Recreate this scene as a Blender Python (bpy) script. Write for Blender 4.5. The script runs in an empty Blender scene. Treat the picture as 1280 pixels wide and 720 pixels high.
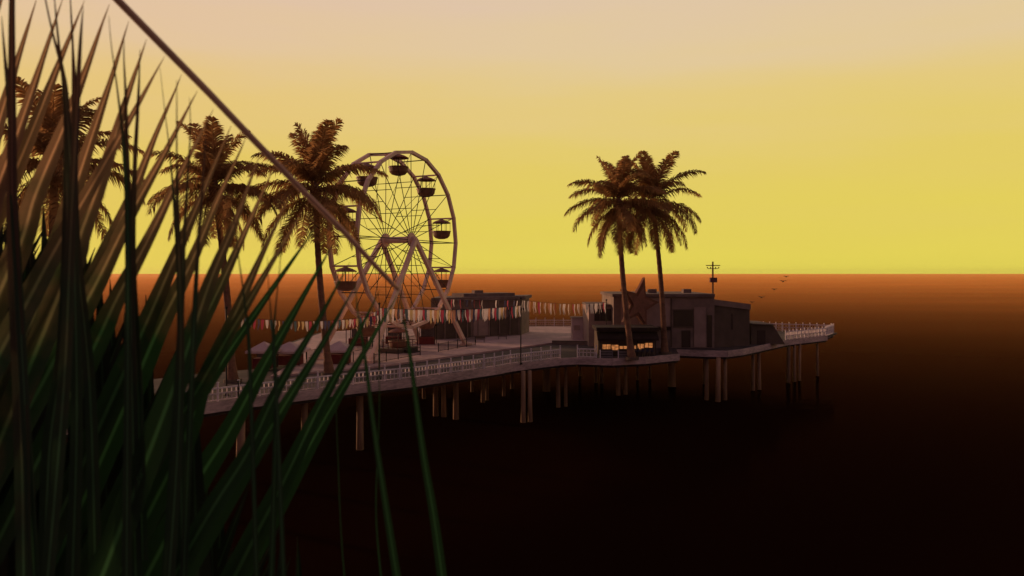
import bpy, math, random
from mathutils import Vector, Matrix

random.seed(7)
scene = bpy.context.scene
col = scene.collection
F = 914.0          # focal length in photo pixels (1280 wide)
CH = 18.0          # camera height above the water
DZ = 7.0           # deck height above the water
HV = 342.0         # horizon row


def P(u, v, Y):
    return Vector(((u - 640) / F * Y, Y, CH - (v - HV) / F * Y))


def deckP(u, v, z=DZ):
    Y = F * (CH - z) / (v - HV)
    return Vector(((u - 640) / F * Y, Y, z))


# ------------------------------------------------------------------ materials
def nodes_of(name):
    m = bpy.data.materials.new(name)
    m.use_nodes = True
    nt = m.node_tree
    return m, nt, nt.nodes, nt.links


def mat(name, colour, rough=0.8, var=0.25, scale=2.0, metal=0.0, bump=0.0, stretch=(1, 1, 1), coord='Object', spec=0.3):
    """procedural material: base colour broken up by two noises (wear and stains)"""
    m, nt, N, L = nodes_of(name)
    b = N['Principled BSDF']
    b.inputs['Roughness'].default_value = rough
    b.inputs['Metallic'].default_value = metal
    b.inputs['Specular IOR Level'].default_value = spec
    tc = N.new('ShaderNodeTexCoord')
    mp = N.new('ShaderNodeMapping')
    mp.inputs['Scale'].default_value = stretch
    L.new(tc.outputs[coord], mp.inputs[0])
    n1 = N.new('ShaderNodeTexNoise'); n1.inputs['Scale'].default_value = scale; n1.inputs['Detail'].default_value = 6
    n2 = N.new('ShaderNodeTexNoise'); n2.inputs['Scale'].default_value = scale * 0.17; n2.inputs['Detail'].default_value = 3
    L.new(mp.outputs[0], n1.inputs[0]); L.new(mp.outputs[0], n2.inputs[0])
    ad = N.new('ShaderNodeMath'); ad.operation = 'ADD'
    L.new(n1.outputs[0], ad.inputs[0]); L.new(n2.outputs[0], ad.inputs[1])
    mr = N.new('ShaderNodeMapRange')
    mr.inputs['From Min'].default_value = 0.7; mr.inputs['From Max'].default_value = 1.3
    L.new(ad.outputs[0], mr.inputs[0])
    mx = N.new('ShaderNodeMix'); mx.data_type = 'RGBA'
    c = Vector(colour)
    mx.inputs[6].default_value = (*(c * (1 - var)), 1)
    mx.inputs[7].default_value = (*(c * (1 + var)), 1)
    L.new(mr.outputs[0], mx.inputs[0])
    L.new(mx.outputs[2], b.inputs['Base Color'])
    if bump:
        bp = N.new('ShaderNodeBump'); bp.inputs['Strength'].default_value = bump; bp.inputs['Distance'].default_value = 0.05
        L.new(n1.outputs[0], bp.inputs['Height']); L.new(bp.outputs[0], b.inputs['Normal'])
    return m


def plank_mat(name, colour, width=0.18, axis=0, rough=0.85):
    m, nt, N, L = nodes_of(name)
    b = N['Principled BSDF']; b.inputs['Roughness'].default_value = rough
    b.inputs['Specular IOR Level'].default_value = 0.25
    tc = N.new('ShaderNodeTexCoord')
    br = N.new('ShaderNodeTexBrick')
    mp = N.new('ShaderNodeMapping')
    if axis == 1:
        mp.inputs['Rotation'].default_value = (0, 0, math.radians(78))
    else:
        mp.inputs['Rotation'].default_value = (0, 0, math.radians(-14))
    L.new(tc.outputs['Object'], mp.inputs[0]); L.new(mp.outputs[0], br.inputs[0])
    c = Vector(colour)
    br.inputs['Color1'].default_value = (*(c * 0.75), 1)
    br.inputs['Color2'].default_value = (*(c * 1.2), 1)
    br.inputs['Mortar'].default_value = (*(c * 0.25), 1)
    br.inputs['Scale'].default_value = 1.0
    br.inputs['Brick Width'].default_value = 3.2
    br.inputs['Row Height'].default_value = width
    br.inputs['Mortar Size'].default_value = 0.012
    n = N.new('ShaderNodeTexNoise'); n.inputs['Scale'].default_value = 0.25; n.inputs['Detail'].default_value = 8
    L.new(tc.outputs['Object'], n.inputs[0])
    mr = N.new('ShaderNodeMapRange'); mr.inputs['From Min'].default_value = 0.35; mr.inputs['From Max'].default_value = 0.65
    mr.inputs['To Min'].default_value = 0.6; mr.inputs['To Max'].default_value = 1.25
    L.new(n.outputs[0], mr.inputs[0])
    vm = N.new('ShaderNodeVectorMath'); vm.operation = 'SCALE'
    L.new(br.outputs[0], vm.inputs[0]); L.new(mr.outputs[0], vm.inputs['Scale'])
    L.new(vm.outputs[0], b.inputs['Base Color'])
    return m


def leaf_mat(name, green, backlit_tint, trans=0.35, rough=0.55):
    """blade: pale midrib and fine veins across UV.x, brown of sky backlight and haze painted in towards the tip along UV.y; object attribute 'dry' per blade"""
    m, nt, N, L = nodes_of(name)
    b = N['Principled BSDF']; out = N['Material Output']
    b.inputs['Roughness'].default_value = rough
    b.inputs['Specular IOR Level'].default_value = 0.3
    uv = N.new('ShaderNodeUVMap'); uv.uv_map = 'UVMap'
    sp = N.new('ShaderNodeSeparateXYZ'); L.new(uv.outputs[0], sp.inputs[0])
    at = N.new('ShaderNodeAttribute'); at.attribute_type = 'OBJECT'; at.attribute_name = 'backlit_tint'
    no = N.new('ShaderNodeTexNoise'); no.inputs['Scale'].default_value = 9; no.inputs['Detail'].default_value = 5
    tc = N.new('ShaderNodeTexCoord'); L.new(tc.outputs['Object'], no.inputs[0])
    # amount of painted backlight brown = dry - along + noise
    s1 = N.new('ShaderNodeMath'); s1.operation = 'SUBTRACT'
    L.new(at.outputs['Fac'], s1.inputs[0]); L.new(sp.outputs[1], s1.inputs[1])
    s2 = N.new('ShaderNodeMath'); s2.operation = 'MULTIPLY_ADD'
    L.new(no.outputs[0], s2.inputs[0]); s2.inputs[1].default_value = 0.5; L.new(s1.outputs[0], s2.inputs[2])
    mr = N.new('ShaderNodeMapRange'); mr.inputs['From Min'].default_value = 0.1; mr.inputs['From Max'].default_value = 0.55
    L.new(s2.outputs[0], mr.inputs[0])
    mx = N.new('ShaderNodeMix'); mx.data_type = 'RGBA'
    mx.inputs[6].default_value = (*green, 1); mx.inputs[7].default_value = (*backlit_tint, 1)
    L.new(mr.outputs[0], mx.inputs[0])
    # midrib
    a = N.new('ShaderNodeMath'); a.operation = 'SUBTRACT'; L.new(sp.outputs[0], a.inputs[0]); a.inputs[1].default_value = 0.5
    a2 = N.new('ShaderNodeMath'); a2.operation = 'ABSOLUTE'; L.new(a.outputs[0], a2.inputs[0])
    rr = N.new('ShaderNodeMapRange'); rr.inputs['From Min'].default_value = 0.03; rr.inputs['From Max'].default_value = 0.1
    rr.inputs['To Min'].default_value = 1; rr.inputs['To Max'].default_value = 0
    L.new(a2.outputs[0], rr.inputs[0])
    # fine veins
    w = N.new('ShaderNodeMath'); w.operation = 'MULTIPLY'; L.new(sp.outputs[0], w.inputs[0]); w.inputs[1].default_value = 75
    sn = N.new('ShaderNodeMath'); sn.operation = 'SINE'; L.new(w.outputs[0], sn.inputs[0])
    vr = N.new('ShaderNodeMapRange'); vr.inputs['From Min'].default_value = -1; vr.inputs['To Min'].default_value = 0.75; vr.inputs['To Max'].default_value = 1.12
    L.new(sn.outputs[0], vr.inputs[0])
    sc = N.new('ShaderNodeVectorMath'); sc.operation = 'SCALE'
    L.new(mx.outputs[2], sc.inputs[0]); L.new(vr.outputs[0], sc.inputs['Scale'])
    m2 = N.new('ShaderNodeMix'); m2.data_type = 'RGBA'
    L.new(rr.outputs[0], m2.inputs[0]); L.new(sc.outputs[0], m2.inputs[6])
    s3 = N.new('ShaderNodeVectorMath'); s3.operation = 'SCALE'; s3.inputs['Scale'].default_value = 3.2
    L.new(mx.outputs[2], s3.inputs[0]); L.new(s3.outputs[0], m2.inputs[7])
    L.new(m2.outputs[2], b.inputs['Base Color'])
    tr = N.new('ShaderNodeBsdfTranslucent'); L.new(m2.outputs[2], tr.inputs[0])
    ms = N.new('ShaderNodeMixShader'); ms.inputs[0].default_value = trans
    L.new(b.outputs[0], ms.inputs[1]); L.new(tr.outputs[0], ms.inputs[2]); L.new(ms.outputs[0], out.inputs[0])
    return m


def emit_mat(name, colour, strength):
    m, nt, N, L = nodes_of(name)
    b = N['Principled BSDF']
    tc = N.new('ShaderNodeTexCoord'); n = N.new('ShaderNodeTexNoise'); n.inputs['Scale'].default_value = 3.5; n.inputs['Detail'].default_value = 4
    L.new(tc.outputs['Object'], n.inputs[0])
    mr = N.new('ShaderNodeMapRange'); mr.inputs['From Min'].default_value = 0.35; mr.inputs['From Max'].default_value = 0.65
    mr.inputs['To Min'].default_value = strength * 0.45; mr.inputs['To Max'].default_value = strength * 1.3
    L.new(n.outputs[0], mr.inputs[0])
    b.inputs['Base Color'].default_value = (0.1, 0.06, 0.03, 1)
    b.inputs['Emission Color'].default_value = (*colour, 1)
    L.new(mr.outputs[0], b.inputs['Emission Strength'])
    return m


M = {}
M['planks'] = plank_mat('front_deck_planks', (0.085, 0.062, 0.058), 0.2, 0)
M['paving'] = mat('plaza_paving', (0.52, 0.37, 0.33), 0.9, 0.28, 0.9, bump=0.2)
M['fascia'] = mat('pier_fascia_board', (0.50, 0.38, 0.34), 0.8, 0.4, 1.5, stretch=(1, 1, 4))
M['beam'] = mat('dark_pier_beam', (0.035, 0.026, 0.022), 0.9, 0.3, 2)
M['pile'] = mat('weathered_pile_wood', (0.29, 0.18, 0.105), 0.9, 0.45, 1.6, stretch=(1, 1, 0.25), bump=0.4)
M['whitepaint'] = mat('chalky_white_paint', (0.78, 0.70, 0.70), 0.6, 0.2, 4)
M['railgrey'] = mat('weathered_grey_paint', (0.60, 0.52, 0.52), 0.7, 0.3, 3)
M['wheelpaint'] = mat('faded_pink_white_steel', (0.88, 0.62, 0.47), 0.5, 0.2, 1.2, metal=0.0)
M['spoke'] = mat('dark_spoke_steel', (0.045, 0.028, 0.022), 0.6, 0.2, 3, metal=0.3)
M['basket'] = mat('dark_red_gondola_shell', (0.22, 0.11, 0.065), 0.5, 0.25, 3)
M['canopy'] = mat('maroon_gondola_roof', (0.24, 0.11, 0.07), 0.6, 0.3, 3)
M['bark'] = mat('palm_bark', (0.20, 0.105, 0.06), 0.95, 0.4, 5, stretch=(1, 1, 3), bump=0.6)
M['hall_wall'] = mat('grey_brown_render', (0.25, 0.185, 0.15), 0.9, 0.3, 0.8, bump=0.1)
M['hall_light'] = mat('paler_render', (0.36, 0.265, 0.22), 0.9, 0.2, 0.8)
M['hall_dark'] = mat('dark_painted_wall', (0.11, 0.08, 0.058), 0.9, 0.3, 0.8)
M['roofing'] = mat('grey_roofing_felt', (0.19, 0.14, 0.12), 0.95, 0.3, 1.5)
M['opening'] = mat('dark_glass', (0.045, 0.032, 0.026), 0.25, 0.2, 1.0, spec=0.5)
M['awning'] = mat('dark_awning_cloth', (0.03, 0.018, 0.014), 0.9, 0.3, 2)
M['star'] = mat('rusty_red_star', (0.19, 0.08, 0.045), 0.7, 0.35, 0.9)
M['pale_booth'] = mat('pale_booth_paint', (0.60, 0.47, 0.44), 0.8, 0.15, 1.0)
M['black_metal'] = mat('black_metal', (0.02, 0.016, 0.015), 0.6, 0.2, 3, metal=0.2)
M['crate'] = mat('grey_slatted_timber', (0.16, 0.14, 0.14), 0.8, 0.25, 3)
M['blueseat'] = mat('dark_blue_seat', (0.03, 0.035, 0.055), 0.6, 0.2, 3)
M['box_red'] = mat('maroon_transformer', (0.14, 0.05, 0.06), 0.6, 0.2, 3)
M['rock'] = mat('bluff_earth', (0.16, 0.11, 0.07), 0.95, 0.35, 0.8, bump=0.6)
M['bird'] = mat('dark_feathers', (0.05, 0.035, 0.03), 0.9, 0.2, 9)
M['glow'] = emit_mat('lit_counter_glass', (1.0, 0.36, 0.11), 0.42)
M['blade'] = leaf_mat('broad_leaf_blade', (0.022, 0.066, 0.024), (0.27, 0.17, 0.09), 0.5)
M['upright'] = leaf_mat('upright_leaf_blade', (0.018, 0.050, 0.022), (0.075, 0.042, 0.024), 0.2)
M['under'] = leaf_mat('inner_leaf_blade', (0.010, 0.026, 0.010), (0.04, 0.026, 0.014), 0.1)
M['stem'] = mat('brown_green_stem', (0.52, 0.34, 0.20), 0.6, 0.3, 6, stretch=(1, 1, 1))
M['frond'] = mat('far_palm_leaf', (0.42, 0.24, 0.09), 0.7, 0.45, 1.5, spec=0.2)
flagcols = {'white': (0.85, 0.77, 0.70), 'red': (0.50, 0.08, 0.12), 'teal': (0.10, 0.16, 0.18), 'yellow': (0.66, 0.50, 0.24),
            'navy': (0.10, 0.10, 0.17), 'orange': (0.66, 0.34, 0.20)}
for k, c in flagcols.items():
    M['flag_' + k] = mat('flag_cloth_' + k, c, 0.9, 0.15, 5)
M['redcloth'] = mat('dark_red_cloth', (0.16, 0.03, 0.03), 0.9, 0.3, 2)


# translucency for the far palm leaf
def add_trans(m, f):
    nt = m.node_tree; N = nt.nodes; L = nt.links
    b = N['Principled BSDF']; out = N['Material Output']
    src = b.inputs['Base Color'].links[0].from_socket
    tr = N.new('ShaderNodeBsdfTranslucent'); L.new(src, tr.inputs[0])
    ms = N.new('ShaderNodeMixShader'); ms.inputs[0].default_value = f
    L.new(b.outputs[0], ms.inputs[1]); L.new(tr.outputs[0], ms.inputs[2]); L.new(ms.outputs[0], out.inputs[0])


add_trans(M['frond'], 0.55)
for k in flagcols:
    add_trans(M['flag_' + k], 0.3)


# ------------------------------------------------------------------ mesh builder
class MB:
    def __init__(s):
        s.v = []; s.f = []; s.uv = None; s.smooth = False

    def add(s, vs, fs):
        o = len(s.v); s.v += [tuple(x) for x in vs]; s.f += [tuple(i + o for i in f) for f in fs]; return s

    def box(s, c, size, rz=0.0, taper=1.0):
        cx, cy, cz = c; sx, sy, sz = (k / 2 for k in size)
        vs = []
        for z, t in ((-sz, 1), (sz, taper)):
            for x, y in ((-sx, -sy), (sx, -sy), (sx, sy), (-sx, sy)):
                X, Y = x * t, y * t
                vs.append((cx + X * math.cos(rz) - Y * math.sin(rz), cy + X * math.sin(rz) + Y * math.cos(rz), cz + z))
        return s.add(vs, [(3, 2, 1, 0), (4, 5, 6, 7), (0, 1, 5, 4), (1, 2, 6, 5), (2, 3, 7, 6), (3, 0, 4, 7)])

    def bar(s, a, b, w, h=None, up=Vector((0, 0, 1))):
        h = h or w; a = Vector(a); b = Vector(b); d = (b - a).normalized()
        sd = d.cross(up)
        if sd.length < 1e-4: sd = d.cross(Vector((1, 0, 0)))
        sd.normalize(); u = sd.cross(d)
        vs = []
        for p in (a, b):
            for i, j in ((-1, -1), (1, -1), (1, 1), (-1, 1)):
                vs.append(p + sd * i * w / 2 + u * j * h / 2)
        return s.add(vs, [(3, 2, 1, 0), (4, 5, 6, 7), (0, 1, 5, 4), (1, 2, 6, 5), (2, 3, 7, 6), (3, 0, 4, 7)])

    def tube(s, pts, rads, n=8, cap=True):
        pts = [Vector(p) for p in pts]; rings = []
        if not hasattr(rads, '__len__'): rads = [rads] * len(pts)
        ref = Vector((0.31, 0.17, 0.93))
        for i, p in enumerate(pts):
            d = (pts[min(i + 1, len(pts) - 1)] - pts[max(i - 1, 0)]).normalized()
            x = d.cross(ref)
            if x.length < 0.05: x = d.cross(Vector((1, 0, 0)))
            x.normalize(); y = d.cross(x)
            rings.append([p + (x * math.cos(2 * math.pi * k / n) + y * math.sin(2 * math.pi * k / n)) * rads[i] for k in range(n)])
        vs = [q for r in rings for q in r]; fs = []
        for i in range(len(pts) - 1):
            for k in range(n):
                a = i * n + k; b = i * n + (k + 1) % n
                fs.append((a, b, b + n, a + n))
        if cap:
            fs.append(tuple(range(n))[::-1]); fs.append(tuple((len(pts) - 1) * n + k for k in range(n)))
        return s.add(vs, fs)

    def prism(s, poly, z0, z1):
        n = len(poly)
        vs = [(p[0], p[1], z0) for p in poly] + [(p[0], p[1], z1) for p in poly]
        fs = [tuple(range(n))[::-1], tuple(range(n, 2 * n))]
        for k in range(n):
            j = (k + 1) % n
            fs.append((k, j, j + n, k + n))
        return s.add(vs, fs)

    def lathe(s, c, prof, n=16):
        vs = []; fs = []
        for r, z in prof:
            for k in range(n):
                a = 2 * math.pi * k / n
                vs.append((c[0] + r * math.cos(a), c[1] + r * math.sin(a), c[2] + z))
        for i in range(len(prof) - 1):
            for k in range(n):
                a = i * n + k; b = i * n + (k + 1) % n
                fs.append((a, b, b + n, a + n))
        fs.append(tuple(range(n))[::-1]); fs.append(tuple((len(prof) - 1) * n + k for k in range(n)))
        return s.add(vs, fs)

    def build(s, name, m, parent=None, smooth=False, loc=None, uvs=None):
        me = bpy.data.meshes.new(name)
        off = Vector(loc) if loc is not None else None
        vs = s.v if off is None else [tuple(Vector(v) - off) for v in s.v]
        me.from_pydata(vs, [], s.f)
        me.materials.append(m)
        if uvs:
            l = me.uv_layers.new(name='UVMap')
            for lp in me.loops: l.data[lp.index].uv = uvs[lp.vertex_index]
        if smooth:
            for p in me.polygons: p.use_smooth = True
        me.update()
        o = bpy.data.objects.new(name, me); col.objects.link(o)
        if off is not None: o.location = off
        if parent is not None:
            o.parent = parent
            if off is None: o.location = -ploc(parent)
            else: o.location = off - ploc(parent)
        return o


def ploc(o):
    p = Vector((0, 0, 0))
    while o is not None:
        p += o.location; o = o.parent
    return p


def empty(name, loc):
    o = bpy.data.objects.new(name, None); o.empty_display_size = 0.3
    col.objects.link(o); o.location = loc; return o


def tag(o, label=None, cat=None, group=None, kind=None):
    if label: o['label'] = label
    if cat: o['category'] = cat
    if group: o['group'] = group
    if kind: o['kind'] = kind
    return o


def copy_tree(o, parent=None):
    c = o.copy(); col.objects.link(c); c.parent = parent
    for ch in [x for x in col.objects if x.parent is o]:
        copy_tree(ch, c)
    return c


# ------------------------------------------------------------------ sky, sun, water
SUN_EL = math.radians(8.0)
SUN_AZ = math.radians(-62.0)     # from +Y towards the left
world = bpy.data.worlds.new('World'); scene.world = world; world.use_nodes = True
nt = world.node_tree; N = nt.nodes; L = nt.links
bg = N['Background']
sky = N.new('ShaderNodeTexSky'); sky.sky_type = 'NISHITA'; sky.sun_disc = False
sky.sun_elevation = SUN_EL; sky.sun_rotation = SUN_AZ
sky.dust_density = 4.0; sky.air_density = 1.5
tc = N.new('ShaderNodeTexCoord'); sp = N.new('ShaderNodeSeparateXYZ'); L.new(tc.outputs['Generated'], sp.inputs[0])


def s2l(r, g, b):
    f = lambda c: (c / 255 / 12.92) if c <= 10 else ((c / 255 + 0.055) / 1.055) ** 2.4
    return (f(r), f(g), f(b), 1)


def ramp(stops):
    r = N.new('ShaderNodeValToRGB'); e = r.color_ramp.elements
    while len(e) < len(stops): e.new(0.5)
    for i, (p, c) in enumerate(stops): e[i].position = p; e[i].color = c
    return r


front = ramp([(0.0, s2l(231, 215, 88)), (0.06, s2l(229, 210, 90)), (0.13, s2l(229, 206, 102)), (0.22, s2l(230, 204, 128)),
              (0.30, s2l(228, 203, 158)), (0.37, s2l(225, 199, 172)), (0.6, s2l(150, 120, 122)), (1.0, s2l(85, 72, 92))])
back = ramp([(0.0, s2l(132, 96, 92)), (0.12, s2l(145, 106, 104)), (0.3, s2l(120, 98, 108)), (0.6, s2l(95, 82, 100)), (1.0, s2l(80, 70, 92))])
# gentle streaky unevenness
mp = N.new('ShaderNodeMapping'); mp.inputs['Scale'].default_value = (1.2, 1.2, 9.0); L.new(tc.outputs['Generated'], mp.inputs[0])
nz = N.new('ShaderNodeTexNoise'); nz.inputs['Scale'].default_value = 1.6; nz.inputs['Detail'].default_value = 5; L.new(mp.outputs[0], nz.inputs[0])
zz = N.new('ShaderNodeMath'); zz.operation = 'MULTIPLY_ADD'; L.new(nz.outputs[0], zz.inputs[0]); zz.inputs[1].default_value = 0.15
ab = N.new('ShaderNodeMath'); ab.operation = 'SUBTRACT'; L.new(sp.outputs[2], ab.inputs[0]); ab.inputs[1].default_value = 0.075
L.new(ab.outputs[0], zz.inputs[2])
L.new(zz.outputs[0], front.inputs[0]); L.new(sp.outputs[2], back.inputs[0])
az = N.new('ShaderNodeMapRange'); az.interpolation_type = 'SMOOTHSTEP'
az.inputs['From Min'].default_value = -0.25; az.inputs['From Max'].default_value = 0.75
L.new(sp.outputs[1], az.inputs[0])
mx = N.new('ShaderNodeMix'); mx.data_type = 'RGBA'
L.new(az.outputs[0], mx.inputs[0]); L.new(back.outputs[0], mx.inputs[6]); L.new(front.outputs[0], mx.inputs[7])
s_sky = N.new('ShaderNodeVectorMath'); s_sky.operation = 'SCALE'; s_sky.inputs['Scale'].default_value = 0.05
L.new(sky.outputs[0], s_sky.inputs[0])
lim = N.new('ShaderNodeVectorMath'); lim.operation = 'MINIMUM'; L.new(s_sky.outputs[0], lim.inputs[0]); lim.inputs[1].default_value = (0.02, 0.012, 0.006)
su = N.new('ShaderNodeVectorMath'); su.operation = 'ADD'
lx = N.new('ShaderNodeMapRange'); lx.interpolation_type = 'SMOOTHSTEP'
lx.inputs['From Min'].default_value = 0.15; lx.inputs['From Max'].default_value = -0.65; lx.inputs['To Max'].default_value = 0.33
L.new(sp.outputs[0], lx.inputs[0])
wm = N.new('ShaderNodeMix'); wm.data_type = 'RGBA'; wm.blend_type = 'MULTIPLY'; wm.inputs[7].default_value = (1.06, 0.80, 0.95, 1)
L.new(lx.outputs[0], wm.inputs[0]); L.new(mx.outputs[2], wm.inputs[6])
L.new(wm.outputs[2], su.inputs[0]); L.new(lim.outputs[0], su.inputs[1])
L.new(su.outputs[0], bg.inputs[0]); bg.inputs[1].default_value = 0.96

sd = bpy.data.lights.new('sun', 'SUN'); sd.energy = 2.3; sd.angle = math.radians(2.0); sd.color = (1.0, 0.56, 0.34)
so = bpy.data.objects.new('sun', sd); col.objects.link(so)
to_sun = Vector((math.sin(SUN_AZ) * math.cos(SUN_EL), math.cos(SUN_AZ) * math.cos(SUN_EL), math.sin(SUN_EL)))
so.rotation_euler = to_sun.to_track_quat('Z', 'Y').to_euler(); so.location = (-30, 60, 60)

# water: dark body under a dusk-tinted reflection that fades in towards the horizon
m, nt2, N2, L2 = nodes_of('dusk_sea')
out = N2['Material Output']; b = N2['Principled BSDF']
b.inputs['Base Color'].default_value = (0.012, 0.0035, 0.0015, 1); b.inputs['Roughness'].default_value = 0.9; b.inputs['Specular IOR Level'].default_value = 0.0
gl = N2.new('ShaderNodeBsdfGlossy'); gl.inputs['Roughness'].default_value = 0.08; gl.inputs['Color'].default_value = (1.0, 0.31, 0.32, 1)
fr = N2.new('ShaderNodeFresnel'); fr.inputs['IOR'].default_value = 1.005
tcw = N2.new('ShaderNodeTexCoord'); mpw = N2.new('ShaderNodeMapping'); mpw.inputs['Scale'].default_value = (0.35, 1.0, 1)
L2.new(tcw.outputs['Object'], mpw.inputs[0])
nw = N2.new('ShaderNodeTexNoise'); nw.inputs['Scale'].default_value = 0.5; nw.inputs['Detail'].default_value = 8; L2.new(mpw.outputs[0], nw.inputs[0])
bw = N2.new('ShaderNodeBump'); bw.inputs['Strength'].default_value = 0.5; bw.inputs['Distance'].default_value = 0.12; L2.new(nw.outputs[0], bw.inputs['Height'])
L2.new(bw.outputs[0], gl.inputs['Normal'])
msw = N2.new('ShaderNodeMixShader'); pn = N2.new('ShaderNodeTexNoise'); pn.inputs['Scale'].default_value = 0.012; pn.inputs['Detail'].default_value = 7; pn.inputs['Roughness'].default_value = 0.65
pm_ = N2.new('ShaderNodeMapping'); pm_.inputs['Scale'].default_value = (0.3, 1, 1); L2.new(tcw.outputs['Object'], pm_.inputs[0]); L2.new(pm_.outputs[0], pn.inputs[0])
pr = N2.new('ShaderNodeMapRange'); pr.inputs['From Min'].default_value = 0.3; pr.inputs['From Max'].default_value = 0.7; pr.inputs['To Min'].default_value = 0.86; pr.inputs['To Max'].default_value = 1.12
L2.new(pn.outputs[0], pr.inputs[0]); pf_ = N2.new('ShaderNodeMath'); pf_.operation = 'MULTIPLY'; pf_.use_clamp = True
L2.new(fr.outputs[0], pf_.inputs[0]); L2.new(pr.outputs[0], pf_.inputs[1])
L2.new(pf_.outputs[0], msw.inputs[0]); L2.new(b.outputs[0], msw.inputs[1]); L2.new(gl.outputs[0], msw.inputs[2])
L2.new(msw.outputs[0], out.inputs[0])
R = 40000
w = MB().add([(-R, -2000, 0), (R, -2000, 0), (R, R, 0), (-R, R, 0)], [(0, 1, 2, 3)])
tag(w.build('sea_water', m), kind='structure')

# bluff the photographer stands on (below the frame)
bl = MB()
nx, ny = 40, 26
prof = [(-60, 16.6), (-20, 16.5), (-6, 16.4), (-1, 16.35), (1.2, 16.3), (2.2, 16.1), (2.8, 15.2), (3.6, 13.6), (5, 10.5), (6.5, 6.5), (8.5, 2.5), (11, -1.5)]
vs = []
for j, (y, z) in enumerate(prof):
    for i in range(nx + 1):
        x = -60 + 120 * i / nx
        k = 0 if j < 4 else 0.25
        vs.append((x, y + random.uniform(-k, k) * (1 if j > 5 else 0.3), z + random.uniform(-k, k) * 0.6 - (0.15 if j >= 4 else 0)))
fs = [(j * (nx + 1) + i, j * (nx + 1) + i + 1, (j + 1) * (nx + 1) + i + 1, (j + 1) * (nx + 1) + i) for j in range(len(prof) - 1) for i in range(nx)]
bl.add(vs, fs)
tag(bl.build('bluff', M['rock']), kind='structure')

# ------------------------------------------------------------------ pier
edge_px = [(-90, 585), (-60, 575), (90, 543), (300, 512), (443, 493), (520, 484), (620, 469), (640, 465), (702, 457), (722, 456), (765, 457.5), (806, 455.5), (849, 451)]
edge = [deckP(u, v, 6.2).xy for u, v in edge_px]
right_px = [(846, 445), (880, 446.5), (909, 447), (928, 444.5), (944, 441), (984, 432), (1034, 426)]
redge = [deckP(u, v, 6.2).xy for u, v in right_px]
far = [Vector((60.5, 136)), Vector((52, 140)), Vector((40, 147)), Vector((22, 152)), Vector((5, 154)), Vector((-25, 150)), Vector((-36, 136)), Vector((-35.5, 112)), Vector((-27.5, 86)), Vector((-34.5, 80)), Vector((-42, 70)), Vector((-52, 58)), Vector((-56, 42))]
outline = edge + redge + far
pier = empty('pier', (0, 95, 0))
tag(pier, 'long timber pier on piles carrying the wheel, palms and halls', 'pier')
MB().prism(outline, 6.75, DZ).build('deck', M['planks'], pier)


def inset(poly, d):
    c = Vector((-5, 115))
    return [p + (Vector((-5, 115)) - p).normalized() * d if p.x > -40 else p + Vector((.6, .8)) * (d if p.y < 50 else -d) * .6 for p in poly]


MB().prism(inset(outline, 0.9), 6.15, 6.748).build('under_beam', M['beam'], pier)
for run in (edge, redge):
    fa = MB()
    for a, bb in zip(run, run[1:]):
        d = (bb - a).normalized(); n = Vector((d.y, -d.x))
        a2 = a + n * 0.05; b2 = bb + n * 0.05
        fa.bar((a2.x, a2.y, 6.72), (b2.x, b2.y, 6.72), 0.1, 0.9)
    fa.build('fascia', M['fascia'], pier)
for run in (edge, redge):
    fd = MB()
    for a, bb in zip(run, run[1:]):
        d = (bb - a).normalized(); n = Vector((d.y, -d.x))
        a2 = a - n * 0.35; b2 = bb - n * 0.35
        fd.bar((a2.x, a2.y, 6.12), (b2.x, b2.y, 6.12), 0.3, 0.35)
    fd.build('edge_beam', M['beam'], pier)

# raised paving behind the front walk
pz = [(338, 470), (400, 464), (470, 458), (550, 447), (600, 440.5), (645, 434.5), (690, 428.5), (752, 427.5)]
plaza = [deckP(u, v, DZ + 0.2).xy for u, v in pz] + [Vector((15, 121)), Vector((15, 150)), Vector((-24, 147)), Vector((-34.6, 135)), Vector((-34.2, 112)), Vector((-26.3, 86.5))]
MB().prism(plaza, DZ + 0.004, DZ + 0.22).build('plaza_paving', M['paving'], pier)
PZ = DZ + 0.22

# piles
def pile(u, vb, r=0.27, lean=0.0):
    Y = F * CH / (vb - HV); X = (u - 640) / F * Y
    MB().tube([(X, Y, -1.5), (X + lean * 0.6, Y, 3), (X + lean, Y, 6.2)], [r * 1.25, r * 1.05, r], 10).build('pile', M['pile'], pier, smooth=True)


for u, vb, r in [(450, 562, .33), (545, 520, .3), (555, 521, .28), (570, 524, .32), (604, 503, .26), (609, 500, .22), (654, 528, .27), (663, 527, .25), (683, 489, .5),
                 (698, 509, .27), (707, 508, .22), (745, 478, .25), (752, 479, .25), (773, 494, .3), (782, 493, .25), (797, 475, .2), (812, 473, .2), (840, 483, .55),
                 (883, 500, .27), (897, 502, .32), (906, 500, .27), (941, 488, .27), (949, 487, .27), (985, 478, .3), (993, 477, .25), (999, 476, .22), (880, 480, .2),
                 (1022, 470, .22), (380, 575, .3), (300, 600, .35), (200, 630, .35), (120, 660, .35), (60, 680, .35),
                 (725, 470, .2), (640, 486, .25), (630, 495, .22), (590, 490, .22), (530, 498, .22)]:
    pile(u, vb, r, random.uniform(-.12, .12))
# bracing behind
br = MB()
for u, vb, u2, vb2 in [(545, 520, 604, 503), (654, 528, 698, 509), (883, 500, 941, 488)]:
    a = F * CH / (vb - HV); c = F * CH / (vb2 - HV)
    br.bar(((u - 640) / F * a, a + 1, 5.9), ((u2 - 640) / F * c, c + 1, 5.9), 0.25, 0.3)
br.build('cross_beam', M['beam'], pier)

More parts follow.
